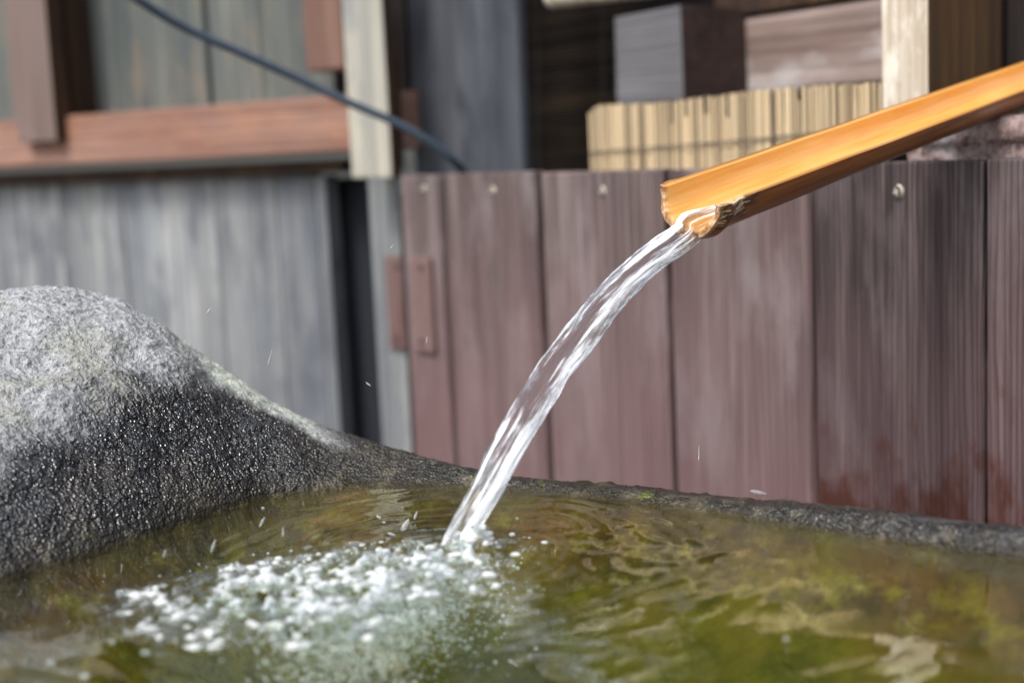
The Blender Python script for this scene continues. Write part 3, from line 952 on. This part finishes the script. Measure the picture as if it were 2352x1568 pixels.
# close the sawn end
bm = bmesh.new(); bm.from_mesh(o.data); bm.verts.ensure_lookup_table()
fl_l = o.data
for base in (0, (len(Sx) - 1) * nv2):
    for k in range(na - 1):
        try: f_ = bm.faces.new([bm.verts[base + k], bm.verts[base + k + 1], bm.verts[base + nv2 - 2 - k], bm.verts[base + nv2 - 1 - k]]); f_.smooth = True
        except ValueError: pass
bmesh.ops.recalc_face_normals(bm, faces=bm.faces)
bm.to_mesh(o.data); bm.free()
o.data.shade_smooth()
o.data.set_sharp_from_angle(angle=.8)
tag(o, 'honey-orange split bamboo spout reaching in over the fence from the upper right', 'spout')

# ------------------------------------------------------------------ the falling stream
ctr = [(1576, 538, .03), (1518, 578, .12), (1450, 633, .22), (1392, 695, .33), (1337, 765, .44), (1280, 838, .55), (1232, 915, .65), (1188, 990, .75), (1145, 1068, .84), (1107, 1140, .92), (1065, 1215, .98), (1040, 1265, 1.03)]
hw = [36, 36, 38, 41, 43, 43, 44, 43, 42, 39, 36, 34]
Yf = lambda t: .938 - (.938 - IMP[1]) * t
up = [T0 + ax * s_ + dn_ * (RAD * (1.02 + .10 * math.exp(-s_ / .07)) - thick - .0022) for s_ in (.16, .11, .07, .035, .008)]
NUP = len(up)
cc = smooth_curve(up + [at_y(x, y, Yf(t)) for x, y, t in ctr], 420)
u420 = np.linspace(0, 1, 420)
knots = np.linspace(0, 1, NUP + len(ctr))
hwid = np.interp(u420, knots, np.r_[.005, .006, .0068, .0085, .0108, np.array(hw) * .91 * np.array([Yf(t) for _, _, t in ctr]) / FPX])
inside = np.clip(1.15 - u420 / knots[NUP], 0, 1) ** .8
flat_ = np.interp(u420, knots, [.22, .22, .23, .25, .3, .38, .45] + [.55] * (len(ctr) - 2))
nsg = 96
tg = np.gradient(cc, axis=0); tg /= np.linalg.norm(tg, axis=1)[:, None]
vw = cc - C0; vw /= np.linalg.norm(vw, axis=1)[:, None]
rims = rimv if np.cross(tg, vw)[0] @ rimv > 0 else -rimv
sdv = np.cross(tg, vw); sdv /= np.linalg.norm(sdv, axis=1)[:, None]; sdv = sdv * (1 - inside[:, None]) + rims * inside[:, None]; sdv /= np.linalg.norm(sdv, axis=1)[:, None]
dpv = np.cross(tg, sdv)
Ls = np.r_[0, np.cumsum(np.linalg.norm(np.diff(cc, axis=0), axis=1))]
an = np.linspace(0, 2 * math.pi, nsg, endpoint=False)
AN, LL = np.meshgrid(an, Ls); AN, LL = AN.ravel(), LL.ravel()
q = np.stack([np.cos(AN) * 1.6, np.sin(AN) * 1.6, LL * 13], 1)
n1 = fbm(q + 3, 3, 600)
q2 = np.stack([np.cos(AN - LL * 9) * 3.4, np.sin(AN - LL * 9) * 3.4, LL * 22], 1)
n2 = fbm(q2, 3, 640)
q4 = np.stack([np.cos(AN) * 7, np.sin(AN) * 7, LL * 60], 1)
n3 = perlin(q4, 655)
calm = np.repeat(1 - .75 * inside, nsg)
rr = 1 + (.13 * n1 + .20 * n2 + .06 * n3) * calm
flat = np.repeat(flat_, nsg)
HW = np.repeat(hwid, nsg)
CCr = np.repeat(cc, nsg, 0)
Ps = CCr + np.repeat(sdv, nsg, 0) * (np.cos(AN) * rr * HW)[:, None] + np.repeat(dpv, nsg, 0) * (np.sin(AN) * rr * HW * flat)[:, None]
def stream_mat():
    N = NT('falling_water')
    fl = N.n('Attribute', attribute_name='flow').outputs['Vector']
    a = N.noise(N.vec(fl, (16, 230, 230)), 1., 5, .68, .5)
    b = N.noise(N.vec(fl, (9, 90, 90), ), 1., 3, .6)
    xl = N.sep(fl)[0]
    near = N.math('SUBTRACT', 1., N.n('MapRange', **{'Value': xl, 'From Min': .17, 'From Max': .23}).outputs[0])
    foot = N.n('MapRange', **{'Value': xl, 'From Min': .27, 'From Max': .40}).outputs[0]
    a = N.math('ADD', a, N.math('ADD', N.math('MULTIPLY', near, .10), N.math('MULTIPLY', foot, .04)))
    f = N.ramp(N.math('ADD', N.math('MULTIPLY', a, .6), N.math('MULTIPLY', b, .5)), [(.575, 0.), (.635, .92)])
    h = N.noise(N.vec(fl, (30, 420, 420)), 1., 4, .6, .4)
    nb = N.bump(h, .5, .0012)
    gl = N.n('BsdfGlass', **{'Color': (.99, .995, 1.), 'Roughness': .02, 'IOR': 1.333, 'Normal': nb})
    wh_ = N.n('BsdfPrincipled', **{'Base Color': (.95, .97, 1.), 'Roughness': .12, 'Transmission Weight': .05, 'IOR': 1.33, 'Normal': nb})  # white streaks: aerated water, with refracted sky highlights painted in
    mx = N.n('MixShader')
    N.put(mx, 0, f); N.t.links.new(gl.outputs[0], mx.inputs[1]); N.t.links.new(wh_.outputs[0], mx.inputs[2])
    return N.done(mx)
M['stream'] = stream_mat()
o = np_grid('water_stream', Ps, 420, nsg, M['stream'], wrap=True, uv=np.stack([LL, np.cos(AN) * .012, np.sin(AN) * .012], 1))
bm = bmesh.new(); bm.from_mesh(o.data); bm.verts.ensure_lookup_table()
bm.faces.new([bm.verts[k] for k in range(nsg)]); bm.faces.new([bm.verts[419 * nsg + k] for k in range(nsg)])
bmesh.ops.recalc_face_normals(bm, faces=bm.faces); bm.to_mesh(o.data); bm.free(); o.data.shade_smooth()
tag(o, 'clear white-streaked stream of water falling in an arc from the bamboo lip', 'water stream')

# drops thrown up by the splash
drops = [(931, 1205, .86, 22, 9, 60), (955, 1182, .87, 14, 4, 70), (602, 1198, .84, 18, 4, 62), (900, 1226, .84, 12, 4, -20), (870, 1187, .85, 8, 4, -30), (882, 1199, .86, 6, 3, 0), (1188, 1190, .84, 5, 5, 0),
         (1742, 1130, 1.0, 26, 6, -10), (1702, 1166, 1., 12, 6, -50), (1680, 1160, 1., 12, 6, -45), (490, 1252, .8, 22, 4, 72), (378, 1270, .78, 14, 3, 75), (650, 1220, .8, 16, 3, 88), (846, 882, .9, 10, 2, -40),
         (480, 712, .93, 14, 1.6, 55), (620, 820, .9, 26, 1.6, 75), (900, 566, .93, 8, 1.6, 50), (1605, 1040, .95, 24, 1.8, 88), (980, 780, .93, 10, 1.6, 84), (334, 1497, .66, 15, 10, 5), (195, 1553, .64, 17, 11, 10),
         (117, 1520, .65, 13, 9, 20), (257, 1474, .68, 10, 9, -30), (1806, 1466, .62, 7, 7, 0), (604, 1166, .92, 5, 4, 0)]
dm, df = IV.copy(), IF
me = bpy.data.meshes.new('water_drop')
dv = IV.copy(); dv[:, 0] *= 1; taper = 1 - .35 * dv[:, 0]; dv[:, 1] *= taper; dv[:, 2] *= taper
me.from_pydata([tuple(v) for v in dv], [], [tuple(f_) for f_ in IF.tolist()]); me.shade_smooth()
M['drop'] = foam_mat('drop_water', (.96, .98, 1.), .75)
me.materials.append(M['drop'])
drop_labels = ['large streaked drop just left of the stream, above the foam',
    'thin upright drop beside the large drop left of the stream',
    'slanting drop over the water by the wet foot of the hump',
    'drop lying aslant left of the large drop above the foam',
    'flat drop farthest left of those just above the foam by the stream',
    'tiny drop between the flat one and the large drop left of the stream',
    'round drop right of the stream, over the far rim',
    'wide squiggly drop in front of the fence above the right rim',
    'small drop under the wide squiggly drop, at the right rim',
    'small drop at the right rim, leftmost of the three there',
    'long pale drop over the dark water left of the foam',
    'thin drop over the water edge at the foot of the wet stone',
    'upright drop over dark water between the hump and the foam',
    'short curved drop in front of the black post',
    'fine drop in front of the grey boards just above the hump',
    'long fine drop in front of the grey boards, over the sloping hump',
    'fine slanting drop in front of the narrow light grey board',
    'long fine upright drop before the lower fence boards, right of the stream',
    'short fine drop beside the brown catch blocks',
    'bright blurred drop just below the left end of the foam',
    'large blurred drop at the bottom left corner of the photo',
    'pale blurred drop above the bottom left corner one',
    'blurred drop left of the lowest foam at the left',
    'small pale speck of water over the green water, lower right',
    'speck of a drop where the hump meets the water']
for (x, y, Yd, la, lb, an_), lab in zip(drops, drop_labels):
    p = at_y(x, y, Yd)
    k = Yd / FPX
    o = bpy.data.objects.new('water_drop', me)
    ex = Rv * math.cos(math.radians(an_)) + Uv * math.sin(math.radians(an_))
    ey = -Rv * math.sin(math.radians(an_)) + Uv * math.cos(math.radians(an_))
    Mx = Matrix.Identity(4)
    for i in range(3):
        Mx[i][0], Mx[i][1], Mx[i][2], Mx[i][3] = ex[i] * la * k * .8, ey[i] * lb * k * .7, Fw[i] * lb * k * .7, p[i]
    o.matrix_world = Mx
    link(o)
    tag(o, lab, 'water drop', 'drops flying off the splash')
